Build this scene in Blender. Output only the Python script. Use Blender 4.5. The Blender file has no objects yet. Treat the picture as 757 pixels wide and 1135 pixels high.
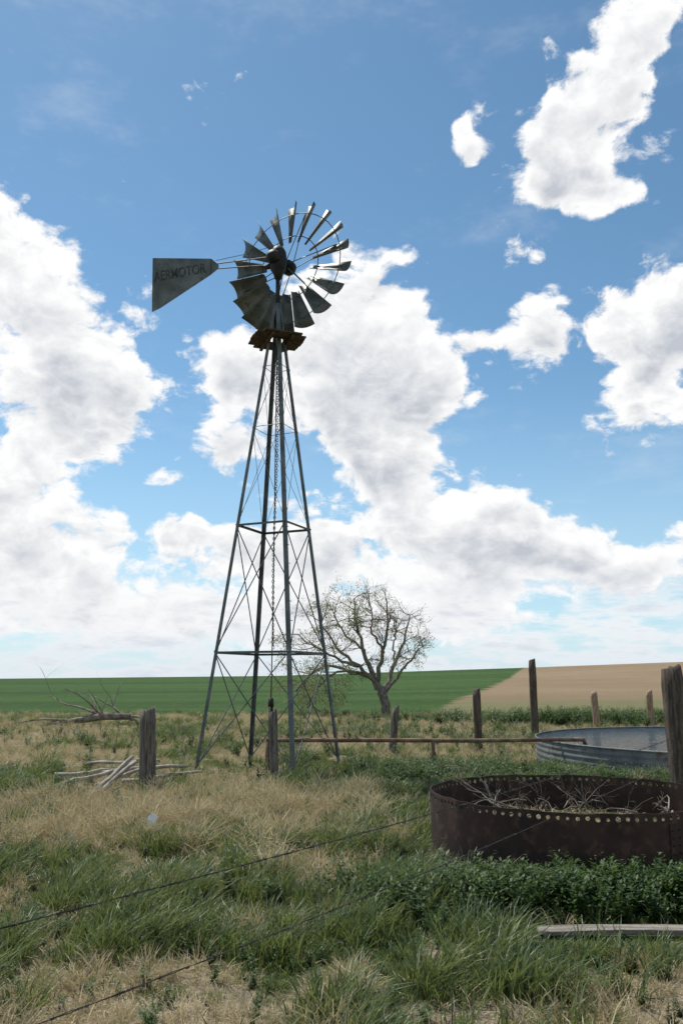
import bpy, math, random
import numpy as np
from mathutils import Vector, Matrix
R = math.radians
rng = np.random.default_rng(7)
random.seed(7)
scene = bpy.context.scene
scene.view_settings.view_transform = 'Standard'
scene.view_settings.look = 'None'
scene.view_settings.exposure = 0

# ---------------------------------------------------------------- helpers
def link(o):
    scene.collection.objects.link(o); return o

class MB:
    def __init__(s): s.v=[]; s.f=[]
    def tube(s, pts, rad, sides=8, cap=True, noise=0.0):
        pts=[Vector(p) for p in pts]; n=len(pts)
        if not hasattr(rad,'__len__'): rad=[rad]*n
        base=len(s.v)
        T=(pts[1]-pts[0]).normalized()
        ref=Vector((0,0,1)) if abs(T.z)<.9 else Vector((1,0,0))
        U=T.cross(ref).normalized()
        for i,p in enumerate(pts):
            if i==0: t=pts[1]-pts[0]
            elif i==n-1: t=pts[-1]-pts[-2]
            else: t=pts[i+1]-pts[i-1]
            t.normalize()
            U=(U-t*U.dot(t)).normalized(); W=t.cross(U)
            for k in range(sides):
                a=2*math.pi*k/sides
                r=rad[i]*(1+noise*(random.random()-.5))
                s.v.append(tuple(p+U*math.cos(a)*r+W*math.sin(a)*r))
        for i in range(n-1):
            for k in range(sides):
                k2=(k+1)%sides
                s.f.append((base+i*sides+k,base+i*sides+k2,base+(i+1)*sides+k2,base+(i+1)*sides+k))
        if cap:
            s.f.append(tuple(base+k for k in range(sides))[::-1])
            s.f.append(tuple(base+(n-1)*sides+k for k in range(sides)))
    def box(s, c, size, M=None):
        c=Vector(c); b=len(s.v)
        for x in (-.5,.5):
            for y in (-.5,.5):
                for z in (-.5,.5):
                    p=Vector((x*size[0],y*size[1],z*size[2]))
                    if M is not None: p=M@p
                    s.v.append(tuple(c+p))
        for f in ((0,1,3,2),(4,6,7,5),(0,4,5,1),(2,3,7,6),(0,2,6,4),(1,5,7,3)):
            s.f.append(tuple(b+i for i in f))
    def poly(s, pts):
        b=len(s.v); s.v+= [tuple(p) for p in pts]; s.f.append(tuple(range(b,b+len(pts))))
    def angle_iron(s, a, b, w, d1, d2, th=.006):
        a=Vector(a); b=Vector(b); t=(b-a).normalized()
        d1=Vector(d1); d1=(d1-t*d1.dot(t)).normalized()
        d2=Vector(d2); d2=(d2-t*d2.dot(t)-d1*d2.dot(d1)).normalized()
        prof=[d1*0, d1*w, d1*w+d2*th, d1*th+d2*th, d1*th+d2*w, d2*w]
        k=len(s.v)
        for p in prof: s.v.append(tuple(a+p))
        for p in prof: s.v.append(tuple(b+p))
        for i in range(6):
            j=(i+1)%6; s.f.append((k+i,k+j,k+6+j,k+6+i))
        s.f.append(tuple(k+i for i in range(6))[::-1]); s.f.append(tuple(k+6+i for i in range(6)))
    def build(s, name, mat=None, smooth=False, parent=None, bevel=0):
        me=bpy.data.meshes.new(name); me.from_pydata(s.v,[],s.f); me.validate(); me.update()
        if smooth: me.polygons.foreach_set('use_smooth',[True]*len(me.polygons))
        if mat: me.materials.append(mat)
        o=bpy.data.objects.new(name,me); link(o)
        if parent: o.parent=parent
        if bevel:
            m=o.modifiers.new('bev','BEVEL'); m.width=bevel; m.segments=2
        return o

def empty(name):
    e=bpy.data.objects.new(name,None); link(e); return e

def _h(ix,iy,seed):
    n=(ix.astype(np.int64)*374761393+iy.astype(np.int64)*668265263+seed*1442695041)&0x7fffffff
    n=((n^(n>>13))*1274126177)&0x7fffffff
    return ((n^(n>>16))&0xffff)/65535.0
def vnoise(x,y,seed=0):
    x=np.asarray(x,float); y=np.asarray(y,float)
    ix=np.floor(x); iy=np.floor(y); fx=x-ix; fy=y-iy
    fx=fx*fx*(3-2*fx); fy=fy*fy*(3-2*fy)
    a=_h(ix,iy,seed); b=_h(ix+1,iy,seed); c=_h(ix,iy+1,seed); d=_h(ix+1,iy+1,seed)
    return (a*(1-fx)+b*fx)*(1-fy)+(c*(1-fx)+d*fx)*fy
def fbm(x,y,seed=0,o=4):
    s=0; w=.5; t=0
    for i in range(o):
        s=s+w*vnoise(x*2**i+i*17.3,y*2**i+i*9.1,seed+i); t+=w; w*=.5
    return s/t
def sstep(a,b,x):
    t=np.clip((x-a)/(b-a),0,1); return t*t*(3-2*t)
def g2(x,y,cx,cy,rx,ry): return np.exp(-((x-cx)/rx)**2-((y-cy)/ry)**2)

# ---------------------------------------------------------------- terrain functions
TANK=(2.23,8.30,1.375)
POND=(7.75,16.1,4.0)
def height(x,y):
    x=np.asarray(x,float); y=np.asarray(y,float)
    z=.16*(fbm(x*.45,y*.45,3,3)-.5)+.07*(fbm(x*2.2,y*2.2,5,2)-.5)
    z=z*np.clip(1.3-np.abs(y)/60,.15,1)
    w=np.clip(1.5*g2(x,y,2.3,7.4,2.2,1.9),0,1); z=z*(1-w)+w*(-.06)
    w=np.clip(1.3*g2(x,y,-2.2,13.2,2.6,1.3),0,1); z=z*(1-w*.8)+w*(-.05)
    z=z+.12*g2(x,y,4.6,12.2,1.7,1.0)
    crest=np.interp(x*220/np.maximum(y,60.),[-300,-90,-18,49,92,300],[1.5,1.6,2.3,4.4,5.9,7.5])
    up=np.clip((y-34)/186,0,1); up=up**1.05*(1-.12*np.sin(up*np.pi*2))
    rise=np.where(y<220, crest*up, np.maximum(crest-(y-220)*.02,-12))
    return z+rise
def gz(x,y): return float(height(np.array([x]),np.array([y]))[0])
def dryness(x,y):
    d=.50+1.8*(fbm(x*.6+4,y*.5,11,4)-.5)+1.2*(fbm(x*2.3,y*2.0,57,3)-.5)
    d=d+.48*g2(x,y,-1.5,10.5,2.2,1.5)+.25*g2(x,y,-3.2,10.8,1.4,1.0)+.25*g2(x,y,-.2,11.5,1.4,1.0)
    d=d-.62*g2(x,y,1.0,9.0,1.2,2.6)-.45*g2(x,y,2.2,6.5,2.2,.8)-.16*g2(x,y,-2.6,6.3,1.3,1.3)
    d=d-.08*g2(x,y,-.3,7.2,1.8,.8)-.4*g2(x,y,1.8,13.5,2.2,2.0)
    d=d+.22*sstep(12.5,18,y)+.15*g2(x,y,-.9,5.1,.6,.5)
    return np.clip(d,0,1)
def bareness(x,y):
    b=.16+1.5*(fbm(x*1.5+30,y*1.5,23,4)-.55)
    b=b+.70*g2(x,y,1.3,4.55,1.5,.33)+.36*g2(x,y,-.7,4.9,.5,.4)+.3*g2(x,y,-.4,6.6,.4,.3)+.3*g2(x,y,-1.6,7.6,.5,.3)
    b=b-.3*g2(x,y,-1.8,5.6,.9,1.0)
    return np.clip(b,0,1)

# ---------------------------------------------------------------- node helper
def new_mat(name):
    m=bpy.data.materials.new(name); m.use_nodes=True
    nt=m.node_tree; nt.nodes.clear()
    return m,nt
class NB:
    def __init__(s,nt): s.nt=nt
    def n(s,t,**k):
        nd=s.nt.nodes.new(t)
        for a,b in k.items(): setattr(nd,a,b)
        return nd
    def set(s,sock,v):
        if isinstance(v,bpy.types.NodeSocket): s.nt.links.new(v,sock)
        elif v is not None:
            if sock.type=='RGBA' and len(v)==3: v=(*v,1)
            sock.default_value=v
    def m(s,op,a,b=None,c=None,clamp=False):
        nd=s.n('ShaderNodeMath',operation=op,use_clamp=clamp)
        s.set(nd.inputs[0],a); s.set(nd.inputs[1],b); s.set(nd.inputs[2],c)
        return nd.outputs[0]
    def vm(s,op,a,b=None,out=0,scale=None):
        nd=s.n('ShaderNodeVectorMath',operation=op)
        s.set(nd.inputs[0],a)
        if b is not None: s.set(nd.inputs[1],b)
        if scale is not None: s.set(nd.inputs['Scale'],scale)
        return nd.outputs[out]
    def noise(s,vec,scale,detail=4,rough=.5,dist=0,col=False):
        nd=s.n('ShaderNodeTexNoise'); s.set(nd.inputs['Vector'],vec)
        nd.inputs['Scale'].default_value=scale; nd.inputs['Detail'].default_value=detail
        nd.inputs['Roughness'].default_value=rough; nd.inputs['Distortion'].default_value=dist
        return nd.outputs['Color' if col else 'Fac']
    def ss(s,x,a,b,lo=0.,hi=1.):
        nd=s.n('ShaderNodeMapRange',interpolation_type='SMOOTHSTEP')
        s.set(nd.inputs['Value'],x); nd.inputs['From Min'].default_value=a; nd.inputs['From Max'].default_value=b
        nd.inputs['To Min'].default_value=lo; nd.inputs['To Max'].default_value=hi
        return nd.outputs[0]
    def mix(s,f,a,b,blend='MIX'):
        nd=s.n('ShaderNodeMix',data_type='RGBA',blend_type=blend)
        s.set(nd.inputs[0],f); s.set(nd.inputs[6],a); s.set(nd.inputs[7],b)
        return nd.outputs[2]
    def mapping(s,vec,scale=(1,1,1)):
        nd=s.n('ShaderNodeMapping'); s.set(nd.inputs['Vector'],vec); nd.inputs['Scale'].default_value=scale
        return nd.outputs[0]
    def bsdf(s,col,rough=.8,metal=0,bump=None,bs=.3,bd=.01,spec=.3):
        p=s.n('ShaderNodeBsdfPrincipled'); s.set(p.inputs['Base Color'],col); s.set(p.inputs['Roughness'],rough)
        s.set(p.inputs['Metallic'],metal); p.inputs['Specular IOR Level'].default_value=spec
        if bump is not None:
            b=s.n('ShaderNodeBump'); b.inputs['Strength'].default_value=bs; b.inputs['Distance'].default_value=bd
            s.set(b.inputs['Height'],bump); s.nt.links.new(b.outputs[0],p.inputs['Normal'])
        return p.outputs[0]
    def out(s,sh):
        o=s.n('ShaderNodeOutputMaterial'); s.nt.links.new(sh,o.inputs[0])

# ---------------------------------------------------------------- materials
def mat_simple(name,c1,c2,scale=8,rough=.8,metal=0,stretch=(1,1,1),bs=.4,bd=.01,c3=None,spec=.3,lo=.35,hi=.65):
    m,nt=new_mat(name); b=NB(nt)
    tc=b.n('ShaderNodeTexCoord').outputs['Object']
    v=b.mapping(tc,stretch)
    n1=b.noise(v,scale,4,.65); n2=b.noise(v,scale*4,3,.6)
    col=b.mix(b.ss(n1,lo,hi),c1,c2)
    if c3 is not None: col=b.mix(b.ss(n2,.52,.68),col,c3)
    b.out(b.bsdf(col,rough,metal,n2,bs,bd,spec)); return m
M_wood=mat_simple('weathered_wood',(.08,.07,.055),(.24,.21,.175),5,.9,stretch=(6,6,.7),bs=.9,bd=.02,c3=(.04,.033,.027))
M_woodbrown=mat_simple('old_post_wood',(.06,.045,.034),(.16,.125,.095),5,.9,stretch=(6,6,.7),bs=.9,bd=.02,c3=(.03,.022,.018))
M_stick=mat_simple('bleached_wood',(.22,.195,.16),(.44,.40,.34),7,.9,bs=.5)
M_plank=mat_simple('weathered_plank',(.13,.115,.095),(.30,.27,.23),5,.9,stretch=(.6,7,7),bs=.8,bd=.01,c3=(.07,.06,.05))
M_dead=mat_simple('dead_limb_wood',(.11,.09,.07),(.27,.235,.19),5,.9,bs=.5)
M_steel=mat_simple('galvanised_steel',(.065,.078,.077),(.14,.155,.15),3.5,.55,.25,bs=.15,c3=(.08,.075,.065),spec=.4)
M_blade=mat_simple('fan_blade_steel',(.060,.073,.067),(.145,.162,.15),2.5,.5,.25,bs=.2,c3=(.085,.075,.06),spec=.45)
M_dark=mat_simple('oily_iron',(.010,.010,.010),(.03,.026,.022),5,.6,.2,bs=.3)
M_rust=mat_simple('rusty_steel',(.028,.0165,.0135),(.056,.031,.023),2.2,.8,.0,bs=.35,bd=.005,c3=(.085,.046,.031))
M_pipe=mat_simple('rusty_pipe',(.12,.07,.045),(.24,.16,.11),6,.8,bs=.3)
M_postpale=mat_simple('pale_post_wood',(.20,.13,.085),(.34,.25,.17),6,.9,stretch=(4,4,.7),bs=.5)
M_plat=mat_simple('platform_wood',(.045,.03,.02),(.10,.068,.043),6,.9,bs=.5)
M_galv=mat_simple('stock_tank_steel',(.10,.11,.11),(.19,.20,.20),2,.75,.1,bs=.2,c3=(.12,.10,.08))
M_wire=mat_simple('wire_steel',(.05,.04,.035),(.10,.085,.075),20,.6,.5,bs=.1)
M_bark=mat_simple('tree_bark',(.11,.095,.078),(.27,.24,.20),6,.9,stretch=(2,2,.7),bs=.8,bd=.03)
M_text=mat_simple('faded_paint',(.028,.033,.03),(.08,.09,.083),9,.7,bs=.1,lo=.4,hi=.7)
M_white=mat_simple('white_plastic',(.7,.7,.68),(.8,.8,.78),9,.6)

def mat_leaf(name,cA,cB,cC,trans=.35,rough=.6):
    m,nt=new_mat(name); b=NB(nt)
    oi=b.n('ShaderNodeObjectInfo').outputs['Random']
    geo=b.n('ShaderNodeNewGeometry')
    n1=b.noise(geo.outputs['Position'],1.3,2,.6)
    isl=geo.outputs['Random Per Island']
    col=b.mix(b.ss(b.m('ADD',n1,b.m('MULTIPLY',b.m('SUBTRACT',oi,.5),.5)),.32,.68),cA,cB)
    col=b.mix(b.m('MULTIPLY',b.ss(isl,.45,1.0),.8),col,cC)
    d=b.n('ShaderNodeBsdfPrincipled'); b.set(d.inputs['Base Color'],col); d.inputs['Roughness'].default_value=rough
    d.inputs['Specular IOR Level'].default_value=.35
    t=b.n('ShaderNodeBsdfTranslucent'); b.set(t.inputs['Color'],b.mix(.5,col,(cC[0],cC[1],cC[2]*.6)))
    mx=b.n('ShaderNodeMixShader'); mx.inputs[0].default_value=trans
    nt.links.new(d.outputs[0],mx.inputs[1]); nt.links.new(t.outputs[0],mx.inputs[2])
    b.out(mx.outputs[0]); return m
M_grass=mat_leaf('green_grass_blades',(.045,.085,.034),(.12,.165,.05),(.22,.25,.10),.42,.45)
M_dry=mat_leaf('dry_grass_blades',(.31,.25,.15),(.47,.38,.24),(.57,.49,.34),.3,.7)
M_weed=mat_leaf('weed_leaves',(.032,.068,.018),(.06,.11,.03),(.10,.16,.045),.4,.55)
M_treeleaf=mat_leaf('spring_leaves',(.15,.18,.05),(.22,.24,.08),(.27,.28,.11),.45)

m,nt=new_mat('prairie_ground'); b=NB(nt)
geo=b.n('ShaderNodeNewGeometry'); pos=geo.outputs['Position']
att=b.n('ShaderNodeAttribute'); att.attribute_name='mask'
sp=b.n('ShaderNodeSeparateColor'); nt.links.new(att.outputs['Color'],sp.inputs[0])
xyz=b.n('ShaderNodeSeparateXYZ'); nt.links.new(pos,xyz.inputs[0]); X,Y=xyz.outputs[0],xyz.outputs[1]
nf=b.noise(pos,14,6,.75); nm=b.noise(pos,2.2,4,.65); nl=b.noise(pos,.35,4,.6); ng_=b.noise(pos,60,3,.7)
soil=b.mix(b.ss(nf,.35,.65),(.21,.165,.115),(.36,.30,.22))
soil=b.mix(b.ss(ng_,.5,.7),soil,(.13,.10,.07))
straw=b.mix(b.ss(nf,.4,.62),(.17,.14,.08),(.38,.31,.20))
green=b.mix(b.ss(nf,.38,.62),(.03,.045,.016),(.085,.105,.04))
c=b.mix(b.ss(b.m('ADD',sp.outputs[0],b.m('MULTIPLY',b.m('SUBTRACT',nm,.5),.9)),.3,.65),green,straw)
c=b.mix(b.ss(b.m('ADD',sp.outputs[1],b.m('MULTIPLY',b.m('SUBTRACT',nm,.5),.6)),.32,.55),c,soil)
streak=b.noise(b.mapping(pos,(.012,.11,.3)),1.0,5,.65)
frow=b.noise(b.mapping(pos,(1.2,.16,.3)),1.0,4,.7)
crop=b.mix(b.ss(streak,.36,.64),(.028,.060,.014),(.046,.092,.022))
crop=b.mix(b.m('MULTIPLY',b.ss(frow,.5,.75),.55),crop,(.075,.12,.04))
tanf=b.mix(b.ss(b.noise(b.mapping(pos,(.02,.04,.3)),1.0,6,.7),.3,.7),(.20,.14,.085),(.255,.19,.12))
tanf=b.mix(b.m('MULTIPLY',b.ss(frow,.45,.7),.25),tanf,(.155,.135,.07))
tanf=b.mix(b.ss(b.m('ADD',Y,b.m('MULTIPLY',nl,16)),52,66,.75,0.),tanf,(.13,.145,.065))
bx=b.m('SUBTRACT',X,b.m('MULTIPLY_ADD',b.m('SUBTRACT',Y,36.),.248,3.2))
bx=b.m('ADD',bx,b.m('MULTIPLY',b.m('SUBTRACT',nl,.5),3.))
fld=b.mix(b.ss(bx,-.4,.4),crop,tanf)
fe=b.ss(b.m('ADD',Y,b.m('MULTIPLY',b.m('SUBTRACT',nl,.5),5.)),35.5,37.5)
c=b.mix(fe,c,fld)
b.out(b.bsdf(c,.95,0,b.m('ADD',b.m('ADD',nf,b.m('MULTIPLY',ng_,.5)),b.m('MULTIPLY',nm,2.)),.9,.05,.1))
M_ground=m

# ---------------------------------------------------------------- ground sheet
def geom(a,b_,n): return a*(b_/a)**np.linspace(0,1,n)
pos_x=np.concatenate([np.arange(0,12,.16),np.arange(12,30,.6),geom(30,2500,60)])
xs=np.concatenate([-pos_x[:0:-1],pos_x])
ys=np.concatenate([-geom(2500,6,30),np.linspace(-5,2.5,10),np.arange(2.7,24,.14),np.arange(24,46,.4),geom(46,214,70),np.linspace(215,250,30),geom(253,3000,40)])
GX,GY=np.meshgrid(xs,ys)
GZ=height(GX,GY)
nv=GX.size; nx=len(xs); ny=len(ys)
co=np.stack([GX.ravel(),GY.ravel(),GZ.ravel()],1)
I=(np.arange(ny-1)[:,None]*nx+np.arange(nx-1)[None,:]).ravel()
F=np.stack([I,I+1,I+nx+1,I+nx],1)
me=bpy.data.meshes.new('ground')
me.vertices.add(nv); me.vertices.foreach_set('co',co.ravel())
me.loops.add(F.size); me.loops.foreach_set('vertex_index',F.ravel().astype(np.int32))
me.polygons.add(len(F)); me.polygons.foreach_set('loop_start',np.arange(0,F.size,4,dtype=np.int32))
me.polygons.foreach_set('loop_total',np.full(len(F),4,dtype=np.int32))
me.update(calc_edges=True); me.validate()
me.polygons.foreach_set('use_smooth',np.ones(len(F),bool))
ca=me.color_attributes.new('mask','FLOAT_COLOR','POINT')
cc=np.ones((nv,4)); cc[:,0]=dryness(co[:,0],co[:,1]); cc[:,1]=bareness(co[:,0],co[:,1]); cc[:,2]=0
ca.data.foreach_set('color',cc.ravel())
me.materials.append(M_ground)
ground=link(bpy.data.objects.new('ground',me))

# ---------------------------------------------------------------- plant source meshes
def blade_tuft(name,n,rad,hmin,hmax,w,lean,bias,mat,seed,curl=1.0):
    r=random.Random(seed); V=[];Fc=[]
    for i in range(n):
        a=r.uniform(0,6.283); q=rad*math.sqrt(r.random())
        x,y=q*math.cos(a),q*math.sin(a)
        h=r.uniform(hmin,hmax); ld=a+r.uniform(-1.2,1.2)
        L=lean*r.uniform(.3,1.2)*h
        dx=math.cos(ld)*L+bias[0]*h; dy=math.sin(ld)*L+bias[1]*h
        fa=r.uniform(0,6.283); wx,wy=math.cos(fa)*w*.5,math.sin(fa)*w*.5
        b0=len(V)
        for k,(t,ww) in enumerate(((0,.7),(.4,1),(.75,.7))):
            bx_=x+dx*t**(1+curl); by_=y+dy*t**(1+curl); bz=h*(t-.25*curl*t*t*lean)
            V.append((bx_-wx*ww,by_-wy*ww,bz)); V.append((bx_+wx*ww,by_+wy*ww,bz))
        V.append((x+dx,y+dy,h*(1-.3*curl*lean)))
        Fc+= [(b0,b0+1,b0+3,b0+2),(b0+2,b0+3,b0+5,b0+4),(b0+4,b0+5,b0+6)]
    me=bpy.data.meshes.new(name); me.from_pydata(V,[],Fc); me.materials.append(mat)
    return bpy.data.objects.new(name,me)
def weed_plant(name,ns,h,mat,seed,leaf=.05):
    r=random.Random(seed); V=[];Fc=[]
    for i in range(ns):
        a=r.uniform(0,6.283); sp_=r.uniform(.1,.5)*h
        hh=h*r.uniform(.6,1.1)
        nl_=r.randint(14,22)
        for k in range(nl_):
            t=(k+.5)/nl_
            p=Vector((math.cos(a)*sp_*t,math.sin(a)*sp_*t,hh*t))
            la=r.uniform(0,6.283); L=leaf*r.uniform(.7,1.5)*(1.2-.5*t); up=r.uniform(-.2,.9)
            d=Vector((math.cos(la),math.sin(la),up)).normalized(); s_=d.cross(Vector((0,0,1))).normalized()*L*.22
            b0=len(V)
            V+= [tuple(p),tuple(p+d*L*.5+s_),tuple(p+d*L),tuple(p+d*L*.5-s_)]
            Fc.append((b0,b0+1,b0+2,b0+3))
        b0=len(V); V+=[(-.003,0,0),(.003,0,0),(math.cos(a)*sp_,math.sin(a)*sp_,hh)]; Fc.append((b0,b0+1,b0+2))
    me=bpy.data.meshes.new(name); me.from_pydata(V,[],Fc); me.materials.append(mat)
    return bpy.data.objects.new(name,me)
def brush_plant(name,n,mat,seed,rad=.17):
    r=random.Random(seed); mb=MB()
    for i in range(n):
        d=Vector((r.gauss(0,1),r.gauss(0,1),abs(r.gauss(0,1))+.3)).normalized()
        p=Vector((r.uniform(-.04,.04),r.uniform(-.04,.04),0)); L=rad*r.uniform(.6,1.3)
        q=p+d*L*.5+Vector((0,0,.02)); e=q+(d+Vector((r.uniform(-.7,.7),r.uniform(-.7,.7),r.uniform(-.2,.4)))).normalized()*L*.5
        for (s_,t_) in ((p,q),(q,e),(q,q+Vector((r.uniform(-1,1),r.uniform(-1,1),r.uniform(-.2,1))).normalized()*L*.45)):
            w=Vector((r.uniform(-1,1),r.uniform(-1,1),r.uniform(-1,1))).normalized()*.0022
            mb.v+= [tuple(s_-w),tuple(s_+w),tuple(t_+w*.6),tuple(t_-w*.6)]
            k=len(mb.v)-4; mb.f.append((k,k+1,k+2,k+3))
    me=bpy.data.meshes.new(name); me.from_pydata(mb.v,[],mb.f); me.materials.append(mat)
    return bpy.data.objects.new(name,me)
def coll(name,objs):
    c=bpy.data.collections.new(name)
    for o in objs: c.objects.link(o)
    return c
C_green=coll('green_tufts',[blade_tuft('a_grass%d'%i,30,.075,.11,.27,.007,.7,(.22,-.05),M_grass,i,1.0) for i in range(4)]+
                 [blade_tuft('b_short%d'%i,30,.10,.04,.105,.0068,.7,(.05,0),M_grass,20+i,.8) for i in range(3)])
C_dry=coll('dry_tufts',[blade_tuft('a_dry%d'%i,28,.09,.07,.18,.005,.9,(.15,0),M_dry,40+i,1.0) for i in range(3)]+
               [brush_plant('b_brush%d'%i,60,M_dry,60+i) for i in range(3)]+
               [blade_tuft('c_litter%d'%i,26,.12,.02,.06,.006,2.2,(0,0),M_dry,80+i,.6) for i in range(2)])
C_weed=coll('weed_plants',[weed_plant('w%d'%i,9,.30,M_weed,100+i) for i in range(4)])

def scatter(name,P,rotz,scl,idx,collection,tilt=.12):
    me=bpy.data.meshes.new(name); n=len(P)
    me.vertices.add(n); me.vertices.foreach_set('co',np.asarray(P,float).ravel())
    a=me.attributes.new('rot','FLOAT_VECTOR','POINT')
    rr=np.stack([rng.normal(0,tilt,n),rng.normal(0,tilt,n),rotz],1); a.data.foreach_set('vector',rr.ravel())
    a=me.attributes.new('scl','FLOAT','POINT'); a.data.foreach_set('value',np.asarray(scl,float))
    a=me.attributes.new('idx','INT','POINT'); a.data.foreach_set('value',np.asarray(idx,np.int32))
    o=link(bpy.data.objects.new(name,me))
    ng=bpy.data.node_groups.new(name+'_scatter','GeometryNodeTree')
    ng.interface.new_socket('Geometry',in_out='INPUT',socket_type='NodeSocketGeometry')
    ng.interface.new_socket('Geometry',in_out='OUTPUT',socket_type='NodeSocketGeometry')
    gi=ng.nodes.new('NodeGroupInput'); go=ng.nodes.new('NodeGroupOutput')
    ip=ng.nodes.new('GeometryNodeInstanceOnPoints'); ci=ng.nodes.new('GeometryNodeCollectionInfo')
    ci.inputs['Collection'].default_value=collection; ci.inputs['Separate Children'].default_value=True; ci.inputs['Reset Children'].default_value=True
    ip.inputs['Pick Instance'].default_value=True
    def na(nm,t):
        x=ng.nodes.new('GeometryNodeInputNamedAttribute'); x.data_type=t; x.inputs['Name'].default_value=nm
        return x.outputs['Attribute']
    L=ng.links.new
    L(gi.outputs[0],ip.inputs['Points']); L(ci.outputs[0],ip.inputs['Instance'])
    L(na('idx','INT'),ip.inputs['Instance Index']); L(na('rot','FLOAT_VECTOR'),ip.inputs['Rotation']); L(na('scl','FLOAT'),ip.inputs['Scale'])
    L(ip.outputs[0],go.inputs[0])
    md=o.modifiers.new('scatter','NODES'); md.node_group=ng
    return o

def sample(y0,y1,dens,extra=2.5):
    w1=.46*y1+extra
    n=int((y1-y0)*2*w1*dens)
    x=rng.uniform(-w1,w1,n); y=rng.uniform(y0,y1,n)
    k=(np.abs(x)<.46*y+extra)
    k&=((x-TANK[0])**2+(y-TANK[1])**2>(TANK[2]+.05)**2)&((x-POND[0])**2+(y-POND[1])**2>(POND[2]+.1)**2)
    k&=~((x>1.2)&(x<3.7)&(y>5.68)&(y<5.91))
    return x[k],y[k]
GP=[[],[],[],[]]; DP=[[],[],[],[]]
for (y0,y1,dens,sc) in ((3.3,7,165,1.0),(7,12,115,1.03),(12,20,68,1.1),(20,38,36,1.2)):
    x,y=sample(y0,y1,dens)
    d=dryness(x,y)+rng.normal(0,.17,len(x)); ba=bareness(x,y)+rng.normal(0,.08,len(x))
    u=rng.random(len(x))
    bare=ba>.44
    keep=(~bare)|(u<.33)
    x,y,d,ba,bare=x[keep],y[keep],d[keep],ba[keep],bare[keep]
    isdry=(d>.55)|(bare&(rng.random(len(x))<.75))
    z=height(x,y)-.01
    lush=fbm(x*1.4+9,y*1.4,77,3); clump=fbm(x*4,y*4,177,2)
    k=~isdry
    gx,gy,gzv=x[k],y[k],z[k]; n=len(gx)
    frontplank=(gx>1.1)&(gy<6.0)&(gy>5.3)
    tall=((lush[k]+.6*(clump[k]-.5)+rng.normal(0,.06,n)-.10*sstep(8,14,gy)+.08*g2(gx,gy,-1.6,5.6,1.6,1.2)-.06*g2(gx,gy,0,4.6,1.5,.8))>.52)&~frontplank
    idx=np.where(tall,rng.integers(0,4,n),rng.integers(4,7,n))
    s=sc*rng.uniform(.6,1.2,n)*(.35+.65*lush[k]+.6*clump[k])
    s=np.where(frontplank,s*.75,s)
    GP[0].append(np.stack([gx,gy,gzv],1)); GP[1].append(rng.uniform(-1.1,1.1,n)); GP[2].append(s); GP[3].append(idx)
    k=isdry
    gx,gy,gzv=x[k],y[k],z[k]; n=len(gx)
    u=rng.random(n); br=(g2(gx,gy,-1.5,10.4,2.6,1.8)>.3)
    idx=np.where(u<.38,rng.integers(0,3,n),np.where(u<np.where(br,.72,.43),rng.integers(3,6,n),rng.integers(6,8,n)))
    idx=np.where(bare[k],rng.integers(6,8,n),idx)
    ds=sc*rng.uniform(.6,1.25,n)*(.5+1.0*fbm(gx*1.7,gy*1.7,91,3))
    DP[0].append(np.stack([gx,gy,gzv],1)); DP[1].append(rng.uniform(0,6.28,n)); DP[2].append(ds); DP[3].append(idx)
n=170; x=rng.normal(-1.5,1.5,n); y=rng.normal(10.5,1.2,n)
DP[0].append(np.stack([x,y,height(x,y)],1)); DP[1].append(rng.uniform(0,6.28,n)); DP[2].append(rng.uniform(1.0,2.1,n)); DP[3].append(rng.integers(3,6,n))
n=300; a=rng.uniform(0,6.28,n); q=1.25*np.sqrt(rng.random(n)); x=TANK[0]+q*np.cos(a); y=TANK[1]+q*np.sin(a)
DP[0].append(np.stack([x,y,np.full(n,.18)],1)); DP[1].append(rng.uniform(0,6.28,n)); DP[2].append(rng.uniform(.7,1.3,n)); DP[3].append(rng.integers(6,8,n))
scatter('green_grass',*[np.concatenate(a) for a in GP],C_green)
scatter('dry_grass',*[np.concatenate(a) for a in DP],C_dry,.2)
WP=[]
def weeds(n,cx,cy,rx,ry,s0,s1):
    x=rng.normal(cx,rx,n); y=rng.normal(cy,ry,n)
    for a,c in zip(x,y):
        if (a-TANK[0])**2+(c-TANK[1])**2<(TANK[2]+.10)**2 or (a-POND[0])**2+(c-POND[1])**2<(POND[2]+.12)**2: continue
        if 1.2<a<3.7 and 5.5<c<6.0: continue
        WP.append((a,c,gz(a,c)-.01,rng.uniform(s0,s1)))
weeds(520,2.35,6.5,.95,.22,.5,1.15)
weeds(80,1.9,5.4,1.2,.4,.3,.5)
weeds(160,.3,8.5,.9,1.5,.3,.6)
weeds(220,1.9,14.3,.8,.7,.7,1.2)
weeds(150,2.6,12.3,1.4,.8,.6,1.0)
weeds(160,4.6,12.0,.9,.3,.5,.8)
weeds(120,3.5,14.2,.35,.9,.5,.9)
weeds(500,9.5,31,4.0,1.1,1.0,2.0)
weeds(350,2.,24,5,3,.6,1.3)
weeds(350,-6.,22,6,4,.5,1.2)
weeds(120,-4.2,12,1.0,1.6,.5,1.0)
weeds(140,-2.5,7,1.2,1.3,.3,.6)
weeds(160,0,5,1.5,.6,.2,.5)
WP=np.array(WP)
scatter('leafy_weeds',WP[:,:3],rng.uniform(0,6.28,len(WP)),WP[:,3],rng.integers(0,4,len(WP)),C_weed,.15)

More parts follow.
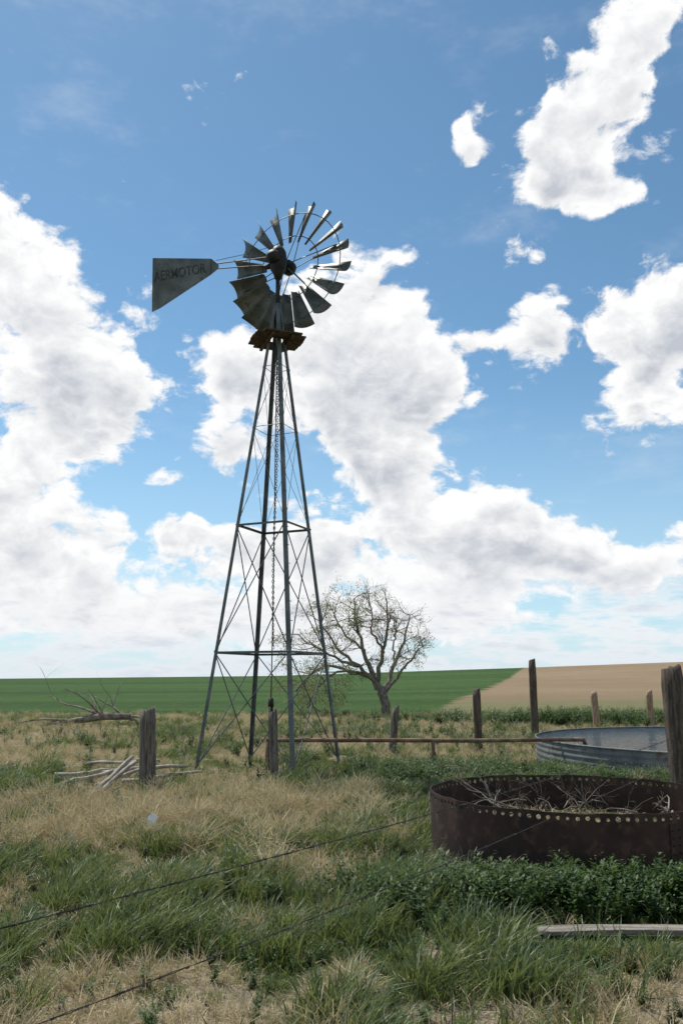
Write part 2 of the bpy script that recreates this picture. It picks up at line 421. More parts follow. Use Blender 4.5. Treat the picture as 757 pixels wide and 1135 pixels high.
# ---------------------------------------------------------------- windmill
wm=empty('windmill'); wm.location=(0,0,0)
CX,CY=-1.27,15.3
zb=gz(CX,CY)-.05
HT=8.95
corn=[(-1.27,-.50),(.50,-1.27),(1.27,.50),(-.50,1.27)]
def leg(i,z):
    t=z/HT; f=1-(1-.055)*t
    return Vector((CX+corn[i][0]*f,CY+corn[i][1]*f,zb+z))
mb=MB()
for i in range(4):
    inw1=(leg((i+1)%4,0)-leg(i,0)); inw2=(leg((i-1)%4,0)-leg(i,0))
    mb.angle_iron(leg(i,-.2),leg(i,HT),.066,inw1,inw2,.007)
mb.build('tower_legs',M_steel,parent=wm)
mb=MB()
lv=[2.12,4.45,6.35,7.6]
for z in lv[:2]:
    for i in range(4):
        a=leg(i,z); c=leg((i+1)%4,z)
        mb.angle_iron(a,c,.04,(0,0,-1),Vector((CX,CY,a.z))-a,.005)
for z in lv[2:]:
    for i in range(4): mb.tube([leg(i,z),leg((i+1)%4,z)],.006,5)
mb.build('girts',M_steel,parent=wm)
mb=MB()
segs=[.15]+lv
for j in range(len(segs)-1):
    for i in range(4):
        k=(i+1)%4; r=.011 if j<2 else .0045
        mb.tube([leg(i,segs[j]),leg(k,segs[j+1])],r,5); 
        a,c=leg(k,segs[j]),leg(i,segs[j+1]); off=(Vector((CX,CY,a.z))-a).normalized()*.03
        mb.tube([a+off,c+off],r,5)
for q in range(22):
    z=.6+q*.34; p=leg(1,z); t=(leg(2,z)-p).normalized()
    mb.tube([p-t*.02,p+t*.20*max(.25,(1-z/HT))],.006,5)
mb.build('cross_braces',M_steel,parent=wm)
mb=MB()
mb.tube([(CX,CY,zb-.1),(CX,CY,zb+1.2)],.04,10); mb.tube([(CX,CY,zb+1.15),(CX,CY,zb+1.3)],[.055,.045],10)
mb.tube([(CX,CY,zb+1.2),(CX+.01,CY,zb+3),(CX,CY,zb+HT)],.011,6)
mb.build('pump_rod',M_dark,True,parent=wm)
mb=MB()
z=zb+7.9; k=0; 
while z>zb+2.2:
    x0=CX+.03+.02*math.sin(z*1.3); w=.020; L=.062
    ang=math.pi/2*(k%2)
    ring=[(x0+math.cos(ang)*w*math.cos(t),CY-.12+math.sin(ang)*w*math.cos(t),z+L*.5*math.sin(t)) for t in np.linspace(0,2*math.pi,9)]
    mb.tube(ring,.006,4,False); z-=.050; k+=1
mb.build('furl_chain',M_dark,parent=wm)
PZ=zb+8.18
mb=MB(); hw=.50; nb=8
RZ=Matrix.Rotation(R(21),3,'Z')
for q in range(nb):
    yy=-hw+(q+.5)*2*hw/nb
    if abs(yy)<.12 : 
        for sx in (-1,1): mb.box(Vector((CX,CY,PZ))+RZ@Vector((sx*.32,yy,0)),(.38,2*hw/nb-.012,.028),RZ)
        continue
    cut=max(0,abs(yy)-.28)*.9
    mb.box(Vector((CX,CY,PZ+random.uniform(-.004,.004)))+RZ@Vector((0,yy,0)),(2*(hw-cut)+random.uniform(-.03,.03),2*hw/nb-.012,.028),RZ)
for sx in (-.2,.2): mb.box(Vector((CX,CY,PZ-.05))+RZ@Vector((sx,0,0)),(.05,2*hw-.08,.06),RZ)
mb.build('platform',M_plat,parent=wm)
YAW=R(30)
hv=Vector((math.cos(YAW),-math.sin(YAW),0)); nvv=Vector((-math.sin(YAW),-math.cos(YAW),0)); zv=Vector((0,0,1))
HZ=zb+9.90
H=Vector((CX,CY,HZ))
mb=MB()
mb.tube([(CX,CY,zb+8.6),(CX,CY,HZ-.2)],.045,10)
mb.tube([(CX,CY,HZ-.42),(CX,CY,HZ-.3),(CX,CY,HZ-.2),(CX,CY,HZ),(CX,CY,HZ+.16),(CX,CY,HZ+.27),(CX,CY,HZ+.32)],[.06,.1,.16,.18,.16,.10,.02],14)
mb.tube([H+nvv*.30+zv*.02,H+nvv*.26,H+nvv*.1],[.05,.12,.16],12)
mb.tube([H+nvv*.1,H-nvv*.5],[.09,.05],12)
mb.tube([H-nvv*.28,H-nvv*.30,H-nvv*.44,H-nvv*.46],[.05,.15,.15,.05],16)
mb.tube([H+Vector((-.1,0,-.1)),H+Vector((-.22,0.03,-.14)),H+Vector((-.3,.04,-.12))],[.07,.05,.03],8)
mb.build('gearbox',M_dark,True,parent=wm)
WC=H-nvv*.36; WR=1.40; beta=R(38)
mb=MB(); rings=MB()
for q in range(18):
    th=2*math.pi*(q+.35)/18
    rad=hv*math.cos(th)+zv*math.sin(th); t=-hv*math.sin(th)+zv*math.cos(th)
    bj=beta+random.uniform(-.07,.07)
    base=len(mb.v); nr=4; ncd=6; rj=1+random.uniform(-.015,.015)
    for i in range(nr):
        r=WR*rj*(.41+.59*i/(nr-1)); w=.17+(.42-.17)*i/(nr-1); bb=bj+R(8)*(1-i/(nr-1))
        ch=t*math.cos(bb)-nvv*math.sin(bb); Fn=nvv*math.cos(bb)+t*math.sin(bb)
        for j in range(ncd):
            c=(j/(ncd-1)-.5); mb.v.append(tuple(WC+rad*r+ch*(c*w)-Fn*(w*.22*(1-4*c*c))))
    for i in range(nr-1):
        for j in range(ncd-1):
            a=base+i*ncd+j; mb.f.append((a,a+1,a+ncd+1,a+ncd))
o=mb.build('fan_blades',M_blade,True,parent=wm)
sd=o.modifiers.new('s','SOLIDIFY'); sd.thickness=.003
for rr_,off in ((.50,.03),(.86,.05)):
    pts=[WC+(hv*math.cos(a)+zv*math.sin(a))*WR*rr_-nvv*off for a in np.linspace(0,2*math.pi,37)]
    rings.tube(pts,.010,5,False)
for q in range(6):
    a=2*math.pi*q/6+.2
    d=hv*math.cos(a)+zv*math.sin(a)
    for off in (-.12,.12): rings.tube([WC+nvv*off+d*.1,WC-nvv*.05+d*WR*.86],.010,5)
rings.build('wheel_rims_and_arms',M_steel,parent=wm)
ta=R(9); td=Vector((-math.cos(ta),math.sin(ta),0)); tn=Vector((-math.sin(ta),-math.cos(ta),0))
def tp(s,z,o=0): return H+td*s+zv*z+tn*o
mb=MB()
out=[(1.24,.0),(1.40,.15),(2.66,.27),(2.62,-.93),(2.45,-.86),(1.42,-.22),(1.24,-.08)]
mb.poly([tp(s,z) for s,z in out])
o=mb.build('tail_vane',M_blade,parent=wm); sd=o.modifiers.new('s','SOLIDIFY'); sd.thickness=.006; sd.offset=0
mb=MB()
mb.tube([tp(.1,.10,-.02),tp(1.3,.04,-.02),tp(2.6,.0,-.02)],.013,6); mb.tube([tp(.1,-.08,-.02),tp(1.3,-.07,-.02),tp(2.58,-.42,-.02)],.013,6)
mb.tube([tp(.0,.35),tp(.6,.2),tp(1.3,.1)],.006,5); mb.tube([tp(.6,.09,-.02),tp(.6,-.08,-.02)],.01,5)
mb.tube([tp(1.41,.14,.015),tp(1.41,-.20,.015)],.010,5)
mb.build('tail_frame',M_steel,parent=wm)
cu=bpy.data.curves.new('vane_lettering','FONT'); cu.body='AERMOTOR'; cu.size=.30; cu.align_x='LEFT'; cu.extrude=.0; cu.offset=.004
to=bpy.data.objects.new('vane_lettering',cu); link(to); to.parent=wm
xr=-td; yr=zv; sl=R(6)
xr2=(xr*math.cos(sl)+yr*math.sin(sl)); yr2=(yr*math.cos(sl)-xr*math.sin(sl))
Mx=Matrix((xr2,yr2,tn)).transposed().to_4x4(); Mx.translation=tp(2.60,-.26,.009)
Mx=Mx@Matrix.Diagonal((.68,1.0,1,1))
to.matrix_world=Mx; cu.materials.append(M_text)

# ---------------------------------------------------------------- posts
def post(name,x,y,h,r,mat,lean=(0,0),seed=0,slant=.03):
    rr=random.Random(seed); z0=gz(x,y)-.25; mb=MB(); n=11; S=14
    prof=[1+rr.uniform(-.11,.11) for _ in range(S)]
    H_=h-(z0)
    for i in range(n):
        t=i/(n-1)
        for k in range(S):
            a=2*math.pi*k/S; q=r*prof[k]*(1.04-.08*t)*(1+rr.uniform(-.03,.03))
            if i==n-1: q*=.88
            zz=z0+H_*t + (slant*math.cos(a)+rr.uniform(-.015,.015) if i>=n-2 else 0)
            mb.v.append((x+lean[0]*t+q*math.cos(a),y+lean[1]*t+q*math.sin(a),zz))
    for i in range(n-1):
        for k in range(S):
            k2=(k+1)%S; mb.f.append((i*S+k,i*S+k2,(i+1)*S+k2,(i+1)*S+k))
    mb.v.append((x+lean[0],y+lean[1],z0+H_-.01)); c=len(mb.v)-1
    for k in range(S): mb.f.append(((n-1)*S+k,(n-1)*S+(k+1)%S,c))
    return mb.build(name,mat,True)
post('fence_post',-2.80,12.55,1.16,.115,M_wood,(-.06,0),1)
post('fence_post.001',-1.04,13.5,1.10,.067,M_wood,(-.05,0),2,.05)
post('fence_post.002',1.04,18.1,1.02,.085,M_wood,(.12,0),3,.05)
post('fence_post.003',3.05,19.0,1.37,.09,M_woodbrown,(-.02,0),4)
post('fence_post.004',5.32,23.5,2.12,.105,M_woodbrown,(.0,0),5)
post('fence_post.005',8.3,27.7,1.17,.11,M_postpale,(-.06,0),6)
post('fence_post.006',10.2,28.2,1.2,.11,M_postpale,(.03,0),7)
post('fence_post.007',4.15,10.5,1.74,.125,M_woodbrown,(-.04,0),8)
post('fence_post.008',-2.55,1.0,1.3,.08,M_wood,(0,0),9)

# ---------------------------------------------------------------- barbed wire
def wire(name,ctrl):
    Ys=[c[0] for c in ctrl]; Zs=[c[1] for c in ctrl]
    mb=MB(); yy=np.linspace(Ys[0],Ys[-1],140)
    co_=np.polyfit(Ys,Zs,3); zz=np.polyval(co_,yy)
    P=[Vector((.7027*y-3.258,y,z)) for y,z in zip(yy,zz)]
    d=Vector((.7027,1,0)).normalized(); s_=Vector((1,-.7027,0)).normalized()
    for ph in (0,math.pi):
        mb.tube([p+ (s_*math.cos(i*1.1+ph)+zv*math.sin(i*1.1+ph))*.0022+zv*random.uniform(-.002,.002) for i,p in enumerate(P)],.0019,5)
    for i in range(2,138,2):
        p=P[i]+d*random.uniform(-.02,.02)
        for q in range(2):
            a=random.uniform(0,3.14); v=(s_*math.cos(a)+zv*math.sin(a)+d*random.uniform(-.4,.4)).normalized()*.016
            mb.tube([p-v,p+v],[.0009,.0012],4)
        mb.tube([p-d*.008,p+d*.008],.0048,6)
    return mb.build(name,M_wire,parent=bw)
bw=empty('barbed_wire')
wire('upper_strand',[(1.0,.82),(3,.78),(4.33,.77),(5.45,.765),(7.8,.818),(10.5,.90)])
wire('lower_strand',[(1.0,.50),(3.26,.435),(4.33,.43),(5.45,.44),(7.8,.52),(10.5,.60)])

# ---------------------------------------------------------------- rusty tank
rt=empty('rusty_round_tank')
tx,ty,tr=TANK; tz=-.14; TH=.545-tz
NC=112
def tpnt(a,z):
    dr=.014*math.sin(3*a+1)+.01*math.sin(7*a)*(z/TH)+.004*math.sin(23*a)*(z/TH)
    return (tx+(tr+dr)*math.cos(a),ty+(tr+dr)*math.sin(a),tz+z)
mb=MB()
da=2*math.pi/NC; hb=.085; z0=TH-hb; cellw=da*tr
def ztop(a): return TH+.004*math.sin(11*a)+.003*math.sin(29*a)
for i in range(NC):
    a0=i*da; am=a0+da/2
    hr=.020*random.uniform(.65,1.15); zc=z0+hb*.50+random.uniform(-.005,.005)
    outer=[(a0,z0),(am,z0),(a0+da,z0),(a0+da,(z0+ztop(a0+da))/2),(a0+da,ztop(a0+da)),(am,ztop(am)),(a0,ztop(a0)),(a0,(z0+ztop(a0))/2)]
    angs=[-135,-90,-45,0,45,90,135,180]
    b0=len(mb.v)
    for (a,z) in outer: mb.v.append(tpnt(a,z))
    for g in angs: mb.v.append(tpnt(am+hr*math.cos(R(g))/tr,zc+hr*math.sin(R(g))))
    for k in range(8):
        k2=(k+1)%8; mb.f.append((b0+k,b0+k2,b0+8+k2,b0+8+k))
    for r_ in range(5):
        za,zb_=z0*r_/5,z0*(r_+1)/5
        b0=len(mb.v)
        for (a,z) in ((a0,za),(am,za),(a0+da,za),(a0+da,zb_),(am,zb_),(a0,zb_)): mb.v.append(tpnt(a,z))
        mb.f.append((b0,b0+1,b0+4,b0+5)); mb.f.append((b0+1,b0+2,b0+3,b0+4))
o=mb.build('tank_wall',M_rust,parent=rt)
wd=o.modifiers.new('w','WELD'); wd.merge_threshold=.0005
sd=o.modifiers.new('s','SOLIDIFY'); sd.thickness=.007; sd.offset=-1
mb=MB()
def strap(ac,w,zlo,zhi,out_):
    A=np.linspace(ac-w/tr/2,ac+w/tr/2,5); b0=len(mb.v)
    for z in (zlo,zhi):
        for a in A:
            p=Vector(tpnt(a,z)); d=Vector((math.cos(a),math.sin(a),0)); mb.v.append(tuple(p+d*out_))
        for a in A:
            p=Vector(tpnt(a,z)); d=Vector((math.cos(a),math.sin(a),0)); mb.v.append(tuple(p+d*.001))
    n=5
    for k in range(n-1): mb.f.append((b0+k,b0+k+1,b0+2*n+k+1,b0+2*n+k))
    mb.f.append((b0,b0+2*n,b0+3*n,b0+n)); mb.f.append((b0+n-1,b0+2*n-1,b0+4*n-1,b0+3*n-1))
    for k in range(n-1): mb.f.append((b0+2*n+k,b0+2*n+k+1,b0+3*n+k+1,b0+3*n+k))
strap(R(-71),.12,.0,TH-.09,.014)
for k in range(10):
    for s_ in (-.035,.035):
        a=R(-71)+s_/tr; p=Vector(tpnt(a,.03+k*.058)); d=Vector((math.cos(a),math.sin(a),0))
        mb.tube([p+d*.012,p+d*.026],[.011,.007],8)
mb.build('seam_strap',M_rust,parent=rt)
mb=MB()
mb.v.append((tx,ty,.18))
for k in range(48):
    a=2*math.pi*k/48; mb.v.append((tx+(tr-.03)*math.cos(a),ty+(tr-.03)*math.sin(a),.17+.03*random.random()))
for k in range(48): mb.f.append((0,1+k,1+(k+1)%48))
mb.build('silt_floor',M_ground,parent=rt)
def wiggly(mb,p,d,L,r,rg,depth=0,seg=5,sides=5,kids=3,w=.35,grav=0):
    pts=[Vector(p)]; rr_=[r]; d=Vector(d).normalized()
    for i in range(seg):
        d=(d+Vector((rg.gauss(0,w),rg.gauss(0,w),rg.gauss(0,w)-grav))*.6).normalized()
        pts.append(pts[-1]+d*L/seg); rr_.append(r*(1-.75*(i+1)/seg))
    mb.tube(pts,rr_,sides)
    if depth>0:
        for k in range(kids):
            i=rg.randint(1,seg-1); dd=(d+Vector((rg.uniform(-1,1),rg.uniform(-1,1),rg.uniform(-.5,.9)))).normalized()
            wiggly(mb,pts[i],dd,L*rg.uniform(.4,.65),rr_[i]*.6,rg,depth-1,seg,4,kids,w,grav)
mb=MB(); rg=random.Random(5)
for k in range(26):
    a=rg.uniform(0,6.28); q=tr*.8*math.sqrt(rg.random())
    p=(tx+q*math.cos(a)*.9,ty+.15+q*math.sin(a)*.8,.24+rg.uniform(0,.14))
    wiggly(mb,p,(rg.uniform(-1,1),rg.uniform(-1,1),rg.uniform(0,.3)),rg.uniform(.35,.7),rg.uniform(.005,.013),rg,2,5,5,3,.4,.05)
mb.build('dead_branches',M_dead,True,parent=rt)

# ---------------------------------------------------------------- stock tank with water
st=empty('stock_water_tank')
px,py,pr=POND; PT=.51
mb=MB(); NS=128; prof=[]
for k in range(25):
    z=PT*k/24; prof.append((z,.007*math.sin(2*math.pi*z/.1)))
for k in range(NS):
    a=2*math.pi*k/NS
    for z,o_ in prof: mb.v.append((px+(pr+o_)*math.cos(a),py+(pr+o_)*math.sin(a),z-.03))
for k in range(NS):
    for i in range(24):
        k2=(k+1)%NS; mb.f.append((k*25+i,k2*25+i,k2*25+i+1,k*25+i+1))
o=mb.build('tank_wall',M_galv,True,parent=st); sd=o.modifiers.new('s','SOLIDIFY'); sd.thickness=.01
mb=MB(); mb.tube([(px+pr*math.cos(a),py+pr*math.sin(a),PT-.025) for a in np.linspace(0,2*math.pi,129)],.016,8,False)
mb.build('tank_rim',M_galv,True,parent=st)
m,nt=new_mat('tank_water'); b=NB(nt)
pos=b.n('ShaderNodeNewGeometry').outputs['Position']
w1=b.noise(b.mapping(pos,(1,1.8,1)),5.0,3,.6); w2=b.noise(pos,16,2,.5)
b.out(b.bsdf((.025,.045,.055),.06,0,b.m('MULTIPLY_ADD',w2,.35,w1),1.0,.22,.3)); M_water=m
mb=MB(); mb.v=[(px+(pr-.03)*math.cos(2*math.pi*k/96),py+(pr-.03)*math.sin(2*math.pi*k/96),.465) for k in range(96)]; mb.f=[tuple(range(96))]
mb.build('water',M_water,parent=st)

mb=MB()
mb.tube([(-1.3,14.75,.56),(.5,14.9,.55),(2.2,15.05,.53),(4.15,15.2,.54)],[.036,.038,.036,.034],10)
mb.tube([(4.12,15.2,.54),(4.3,15.22,.54),(4.34,15.22,.42)],.04,8)
mb.tube([(-1.28,14.75,-.1),(-1.28,14.75,.60)],.03,8)
mb.tube([(1.6,15.0,-.1),(1.6,15.0,.52)],.035,8)
mb.build('water_pipe',M_pipe,True)
# plank lying in the grass: uneven, split ends
mb=MB(); pzz=gz(2.4,5.8); n=14
for i in range(n+1):
    t=i/n; x=1.28+2.35*t; y=5.82-.05*t+.012*math.sin(t*7); z=pzz+.055+.012*math.sin(t*5)
    w=.06+.006*math.sin(t*19); e=.03*(i in (0,n))
    mb.v+=[(x+e,y-w,z-.03),(x-e*.5,y-w,z),(x+e*.3,y+w,z+.004),(x,y+w,z-.03)]
for i in range(n):
    for k in range(4):
        k2=(k+1)%4; mb.f.append((i*4+k,i*4+k2,(i+1)*4+k2,(i+1)*4+k))
mb.f.append((0,1,2,3)); mb.f.append((n*4+3,n*4+2,n*4+1,n*4))
mb.build('wooden_plank',M_plank,bevel=.005)
mb=MB(); rg=random.Random(3)
S=[((-3.55,12.3,.0),(-3.12,12.9,.48),.045),((-3.42,12.2,.03),(-3.05,12.7,.40),.04),((-3.6,12.8,.06),(-2.95,12.9,.28),.035),
   ((-4.3,12.7,.02),(-3.5,13.2,.20),.04),((-3.7,13.3,.20),(-2.4,13.4,.26),.035),((-4.5,13.6,.13),(-3.3,13.9,.18),.03),((-4.2,14.2,.22),(-3.0,14.1,.30),.03),
   ((-3.3,13.0,.08),(-2.2,13.6,.16),.03),((-3.9,13.0,.06),(-3.2,14.2,.33),.025)]
for a,c,r_ in S:
    a=Vector(a);c=Vector(c); pts=[a.lerp(c,t)+Vector((rg.gauss(0,.02),rg.gauss(0,.02),rg.gauss(0,.016))) for t in np.linspace(0,1,6)]
    mb.tube(pts,[r_*rg.uniform(.85,1.1)*(1-.06*i) for i,_ in enumerate(pts)],8)
mb.build('stick_pile',M_stick,True)
mb=MB(); x0,y0=-1.98,9.1; z0=gz(x0,y0)+.08
mb.poly([(x0-.05,y0,z0+.05),(x0+.03,y0-.02,z0+.04),(x0+.06,y0+.03,z0+.13),(x0+.0,y0+.04,z0+.17),(x0-.055,y0+.02,z0+.12)])
mb.build('plastic_scrap',M_white)

mb=MB(); rg=random.Random(12)
bx0,by0=-7.05,28.5; bz0=gz(bx0,by0)
trunk=[(bx0,by0,bz0+.34),(bx0-.9,by0,bz0+.36),(bx0-1.8,by0+.1,bz0+.22),(bx0-2.6,by0+.1,bz0+.08)]
mb.tube(trunk,[.10,.13,.11,.08],9,noise=.1)
for (i,d,L,r_) in ((1,(-1,.1,.45),2.2,.055),(1,(-.9,-.3,.55),1.7,.045),(2,(-1,.1,.4),1.6,.045),(0,(-.8,.2,.25),1.5,.05),(2,(-1,0,.05),2.0,.06),(3,(-.8,.3,.0),1.3,.05),(0,(.3,.1,-.3),.6,.06),(0,(.8,-.1,.1),.7,.05),(1,(-.4,-.2,.5),.9,.035)):
    wiggly(mb,trunk[i],d,L,r_,rg,2,6,6,2,.22,.0)
mb.build('fallen_dead_tree',M_dead,True)

# ---------------------------------------------------------------- tree
tree=empty('sparse_tree')
TX,TY=2.0,38.0; TZ=gz(TX,TY)-.1
mb=MB(); rg=random.Random(21); tips=[]
def P3(l):
    return [Vector((TX+a[0]*(.80 if a[0]>0 else .96),TY+a[1],TZ+(a[2] if a[2]<1.8 else 1.8+(a[2]-1.8)*.85))) for a in l]
limbs=[([(0,0,-.1),(-.06,0,.7),(-.35,.05,1.3),(-.6,.1,1.75)],.24,.17,0),
([(-.4,.05,1.4),(-1.3,-.3,2.3),(-2.3,-.6,3.3),(-3.0,-.7,4.6)],.13,.03,10),
([(-.6,.1,1.7),(-1.6,.6,2.0),(-2.9,.9,2.3),(-3.8,1.0,1.7),(-4.2,1.0,.9)],.11,.02,11),
([(-.55,.1,1.7),(-1.0,.3,3.0),(-1.35,.4,4.5),(-1.5,.6,5.9)],.13,.025,10),
([(-.4,.05,1.5),(-.15,-.4,3.0),(.1,-.7,4.5),(.0,-.8,5.8)],.12,.025,10),
([(-.2,.0,1.1),(.5,.4,2.3),(1.1,.8,3.6),(1.5,1.0,5.1)],.13,.025,8),
([(-.1,0,.9),(.8,-.3,2.0),(1.5,-.6,2.8),(2.0,-.8,3.4)],.09,.02,7),
([(-1.3,-.3,2.3),(-2.4,-.9,2.7),(-3.5,-1.3,3.4),(-4.1,-1.5,3.9)],.08,.02,9),
([(-.9,0,1.9),(-2.2,-.6,2.0),(-3.2,-1.1,1.3),(-3.6,-1.3,.4)],.07,.02,11),
([(-1.0,.3,3.0),(-2.0,.9,4.2),(-2.5,1.2,5.3)],.07,.02,8),
([(-.1,-.4,3.0),(-.7,-1.2,4.2),(-.7,-1.6,5.2)],.07,.02,7),
([(.5,.4,2.3),(.6,1.2,3.8),(.6,1.5,5.0)],.06,.02,7)]
def bz(pts,n):
    out=[]
    for i in range(n+1):
        t=i/n*(len(pts)-1); k=min(int(t),len(pts)-2); f=t-k
        p0=pts[max(k-1,0)];p1=pts[k];p2=pts[k+1];p3=pts[min(k+2,len(pts)-1)]
        out.append(.5*((2*p1)+(p2-p0)*f+(2*p0-5*p1+4*p2-p3)*f*f+(3*p1-p0-3*p2+p3)*f**3))
    return out
def twig(p,d,L,r,dep):
    pts=[p]; rad=[r]; n=4
    for i in range(n):
        d=(d+Vector((rg.gauss(0,.25),rg.gauss(0,.25),rg.gauss(.0,.25)))).normalized()
        pts.append(pts[-1]+d*L/n); rad.append(max(.0045,r*(1-.7*(i+1)/n)))
    mb.tube(pts,rad,4 if dep>0 else 3,False)
    if dep>0:
        for k in range(5):
            i=rg.randint(1,n); dd=(d+Vector((rg.uniform(-1,1),rg.uniform(-1,1),rg.uniform(-.8,.9)))*.9).normalized()
            twig(pts[i],dd,L*rg.uniform(.45,.7),max(.006,rad[i]*.6),dep-1)
    else: tips.extend(pts[1:])
for L_,r0,r1,nk in limbs:
    pts=bz(P3(L_),12); pts=[p+Vector((rg.gauss(0,.04),rg.gauss(0,.04),rg.gauss(0,.04))) if 0<i<12 else p for i,p in enumerate(pts)]
    mb.tube(pts,[r0+(r1-r0)*(i/12)**.8 for i in range(13)],8,noise=.08)
    for k in range(nk):
        i=rg.randint(4,12); t=(pts[min(i+1,12)]-pts[i-1]).normalized()
        dd=(t*.5+Vector((rg.uniform(-1,1),rg.uniform(-1,1),rg.uniform(-.6,.9)))).normalized()
        twig(pts[i],dd,rg.uniform(.7,1.35),.025,2)
mb.build('trunk_and_limbs',M_bark,True,parent=tree)
mb=MB()
for p in tips:
    side=(TX-p.x)
    pr_=.25+.55*(side>0.8)+.4*((p.z-TZ)<2.6)-.15*((p.z-TZ)>4.4)
    cl=float(fbm(np.array([p.x*1.2]),np.array([p.z*1.2+p.y]),5,2)[0])
    if rg.random()<pr_*(.3+2.4*max(0,cl-.35)):
        for q in range(rg.randint(1,3)):
            c=p+Vector((rg.gauss(0,.08),rg.gauss(0,.08),rg.gauss(0,.08))); s=rg.uniform(.025,.048)
            u=Vector((rg.gauss(0,1),rg.gauss(0,1),rg.gauss(0,1))).normalized(); v=u.orthogonal().normalized()
            mb.poly([c-u*s,c+v*s*.6,c+u*s,c-v*s*.6])
mb.build('leaves',M_treeleaf,parent=tree)

# ---------------------------------------------------------------- sun + sky
SUN_AZ,SUN_EL=-38.,61.
sdv=Vector((math.sin(R(SUN_AZ))*math.cos(R(SUN_EL)),math.cos(R(SUN_AZ))*math.cos(R(SUN_EL)),math.sin(R(SUN_EL))))
L=bpy.data.lights.new('sun','SUN'); L.energy=5.0; L.angle=R(.53); L.color=(1,.96,.89)
lo=link(bpy.data.objects.new('sun',L)); lo.rotation_euler=sdv.to_track_quat('Z','Y').to_euler()
W=bpy.data.worlds.new('World'); scene.world=W; W.use_nodes=True
try:
    W.cycles.sampling_method='MANUAL'; W.cycles.sample_map_resolution=256
except Exception as e: print(e)
nt=W.node_tree; nt.nodes.clear(); b=NB(nt)
sky=b.n('ShaderNodeTexSky'); sky.sky_type='NISHITA'; sky.sun_disc=False
sky.sun_elevation=R(SUN_EL); sky.sun_rotation=R(SUN_AZ); sky.altitude=1200; sky.air_density=1.0; sky.dust_density=.5; sky.ozone_density=2.0
D=b.vm('NORMALIZE',b.n('ShaderNodeTexCoord').outputs['Generated'])
s3=b.n('ShaderNodeSeparateXYZ'); nt.links.new(D,s3.inputs[0])
az=b.m('MULTIPLY',b.m('ARCTAN2',s3.outputs[0],s3.outputs[1]),57.2958)
el=b.m('MULTIPLY',b.m('ARCSINE',s3.outputs[2]),57.2958)
warp=b.noise(D,9,3,.6,0,True); wv=b.vm('SUBTRACT',warp,(.5,.5,.5)); wv=b.vm('MULTIPLY',wv,(6,4.5,0))
cmb=b.n('ShaderNodeCombineXYZ'); nt.links.new(az,cmb.inputs[0]); nt.links.new(el,cmb.inputs[1])
Q=b.vm('ADD',cmb.outputs[0],wv)
blobs=[(-.2,21.8,5.6,4.8,1.1),(-7.3,20.8,2.8,3.,1.0),(3.2,25,3.2,2.8,1.),(6.2,19.8,3.8,3.2,1.05),(3.2,15,3.6,3.2,1.08),(7.4,10.8,4.,2.8,1.),
(11.5,10.,6.,2.2,1.05),(8.2,6.6,5,1.6,.9),(15.5,8.6,3.5,1.3,.85),(14,23.2,2.1,2.2,1.05),(10,22.8,1.8,.9,.6),(20.8,20.5,3.3,4.2,1.2),(24.5,23.5,3.0,3.2,1.05),
(18.7,36.5,4.0,4.2,1.05),(15.5,33.5,2.6,2.4,.9),(10.2,35.3,1.6,1.8,.95),(20.5,31,3.6,2.0,.85),(14.0,28.2,2.4,1.0,.62),(23,40,3.,2.7,.85),
(-22,24.5,5.,5.2,1.02),(-16.2,19.4,4.,3.2,.95),(-25.,30,2.0,3.2,.7),(-21,15.5,4.6,2.8,.92),(-23,10,4.5,3.6,1.),(-18.2,7.4,4.4,2.6,.95),
(-8.1,14.8,2.2,1.3,.95),(-12.7,13.5,2.0,.85,.82),(-10.8,9.2,2.2,1.5,1.05),(-6.0,8.7,2.8,1.8,1.),(-1.5,8.3,4.,2.4,1.05),(19.5,6.7,3.0,1.5,1.05),
(-12,3.8,14,2.2,.9),(4,3.8,10,1.7,.8),(24.5,8.6,2.5,1.4,.8)]
acc=0.0; acc2=0.0
for (a0,e0,ra,re,w) in blobs:
    dv=b.vm('MULTIPLY',b.vm('SUBTRACT',Q,(a0,e0,0)),(1/ra/1.08,1/re/1.08,0))
    dt=b.vm('DOT_PRODUCT',dv,dv,out=1)
    g=b.m('MULTIPLY',b.m('POWER',.36788,dt),w)
    acc=b.m('ADD',g,acc)
    sy=b.n('ShaderNodeSeparateXYZ'); nt.links.new(dv,sy.inputs[0])
    acc2=b.m('MULTIPLY_ADD',g,sy.outputs[1],acc2)
gen=b.ss(b.noise(D,2.6,2,.5),.5,.62); gm=b.ss(b.m('ABSOLUTE',az),27,34)
acc=b.m('ADD',b.m('MULTIPLY',gen,gm),acc)
Ds=b.vm('MULTIPLY',D,(1,1,1.5))
Dw=b.vm('ADD',Ds,b.vm('MULTIPLY',b.vm('SUBTRACT',warp,(.5,.5,.5)),(.06,.06,.06)))
n1=b.noise(Dw,11,8,.64,0)
n2=b.noise(b.vm('ADD',Dw,(-.008,0,.024)),11,5,.62,0)
vo=b.n('ShaderNodeTexVoronoi'); vo.feature='F1'; vo.inputs['Scale'].default_value=42
nt.links.new(Dw,vo.inputs['Vector'])
bil=b.m('SUBTRACT',.45,vo.outputs['Distance'])
raw=b.m('ADD',b.m('MULTIPLY_ADD',b.m('SUBTRACT',n1,.5),2.5,b.m('MINIMUM',acc,1.15)),b.m('MULTIPLY',bil,.32))
alpha=b.ss(raw,.42,.74)
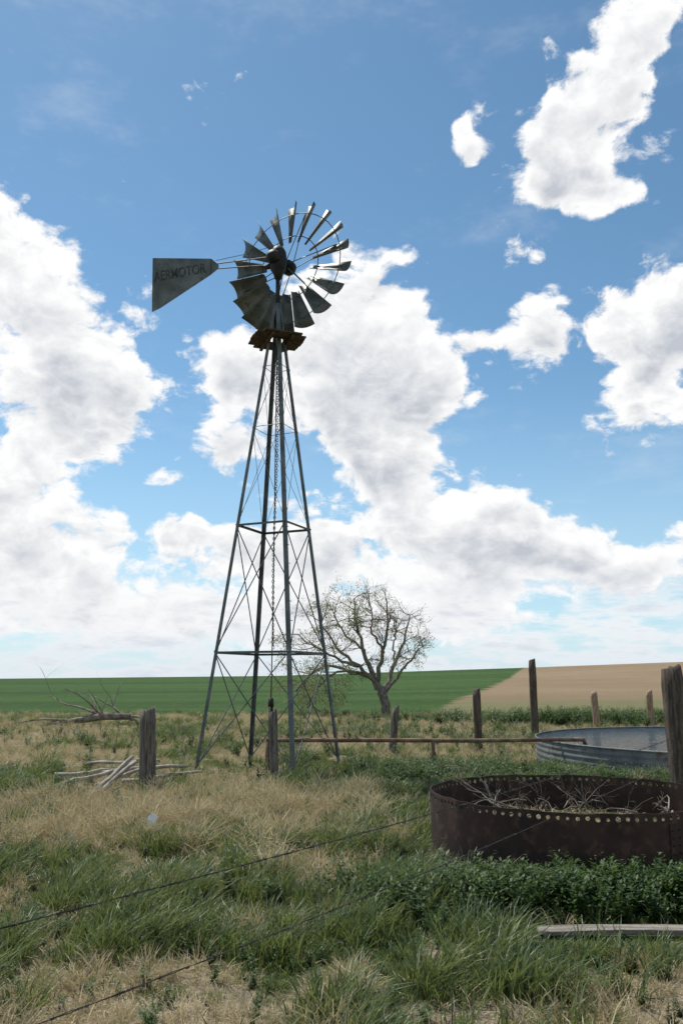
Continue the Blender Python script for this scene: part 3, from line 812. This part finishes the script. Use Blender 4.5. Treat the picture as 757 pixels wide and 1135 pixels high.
core=b.ss(raw,.72,1.35)
bot=b.m('DIVIDE',acc2,b.m('MAXIMUM',acc,.15)); bot=b.ss(b.m('MULTIPLY',bot,-1.),-.4,.55)
lit=b.m('MULTIPLY',b.m('SUBTRACT',n1,n2),2.8)
sh=b.m('SUBTRACT',b.m('MULTIPLY_ADD',core,.26,b.m('MULTIPLY',bot,b.m('MULTIPLY_ADD',core,.6,.10))),lit,clamp=True)
ccol=b.mix(sh,(1.0,1.0,1.0),(.54,.575,.635))
skc=b.vm('SCALE',sky.outputs[0],scale=.1)
skc=b.vm('MULTIPLY',skc,(1.10,1.38,1.32))
haze=b.ss(el,-1,22,.65,0.)
base=b.mix(haze,skc,(.55,.73,.88))
veil=b.ss(b.noise(b.vm('MULTIPLY',D,(1,1,2.4)),5,5,.65),.52,.78,0.,.22)
base=b.mix(veil,base,(.80,.85,.92))
final=b.mix(alpha,base,ccol)
cb=b.n('ShaderNodeCombineXYZ'); nt.links.new(b.m('MULTIPLY',az,.10),cb.inputs[0]); nt.links.new(b.m('MULTIPLY',el,.40),cb.inputs[1])
band=b.noise(cb.outputs[0],1.8,6,.62)
bandm=b.m('MULTIPLY',b.ss(band,.36,.56),b.ss(el,3.5,8.5,.9,0.))
final=b.mix(bandm,final,b.mix(b.ss(band,.5,.7),(.92,.93,.95),(.70,.74,.80)))
hz2=b.ss(el,0,4,.5,0.)
final=b.mix(hz2,final,(.68,.76,.85))
bg=b.n('ShaderNodeBackground'); bg.inputs['Strength'].default_value=.1
nt.links.new(b.vm('SCALE',final,scale=10.),bg.inputs['Color'])
wo=b.n('ShaderNodeOutputWorld'); nt.links.new(bg.outputs[0],wo.inputs[0])

# ---------------------------------------------------------------- camera
cam=bpy.data.cameras.new('camera'); co_=link(bpy.data.objects.new('camera',cam))
cam.sensor_fit='VERTICAL'; cam.sensor_height=22.3; cam.lens=18; cam.clip_end=8000; cam.clip_start=.05
co_.location=(0,0,1.6); co_.rotation_euler=(R(90+11.4),0,0)
scene.camera=co_
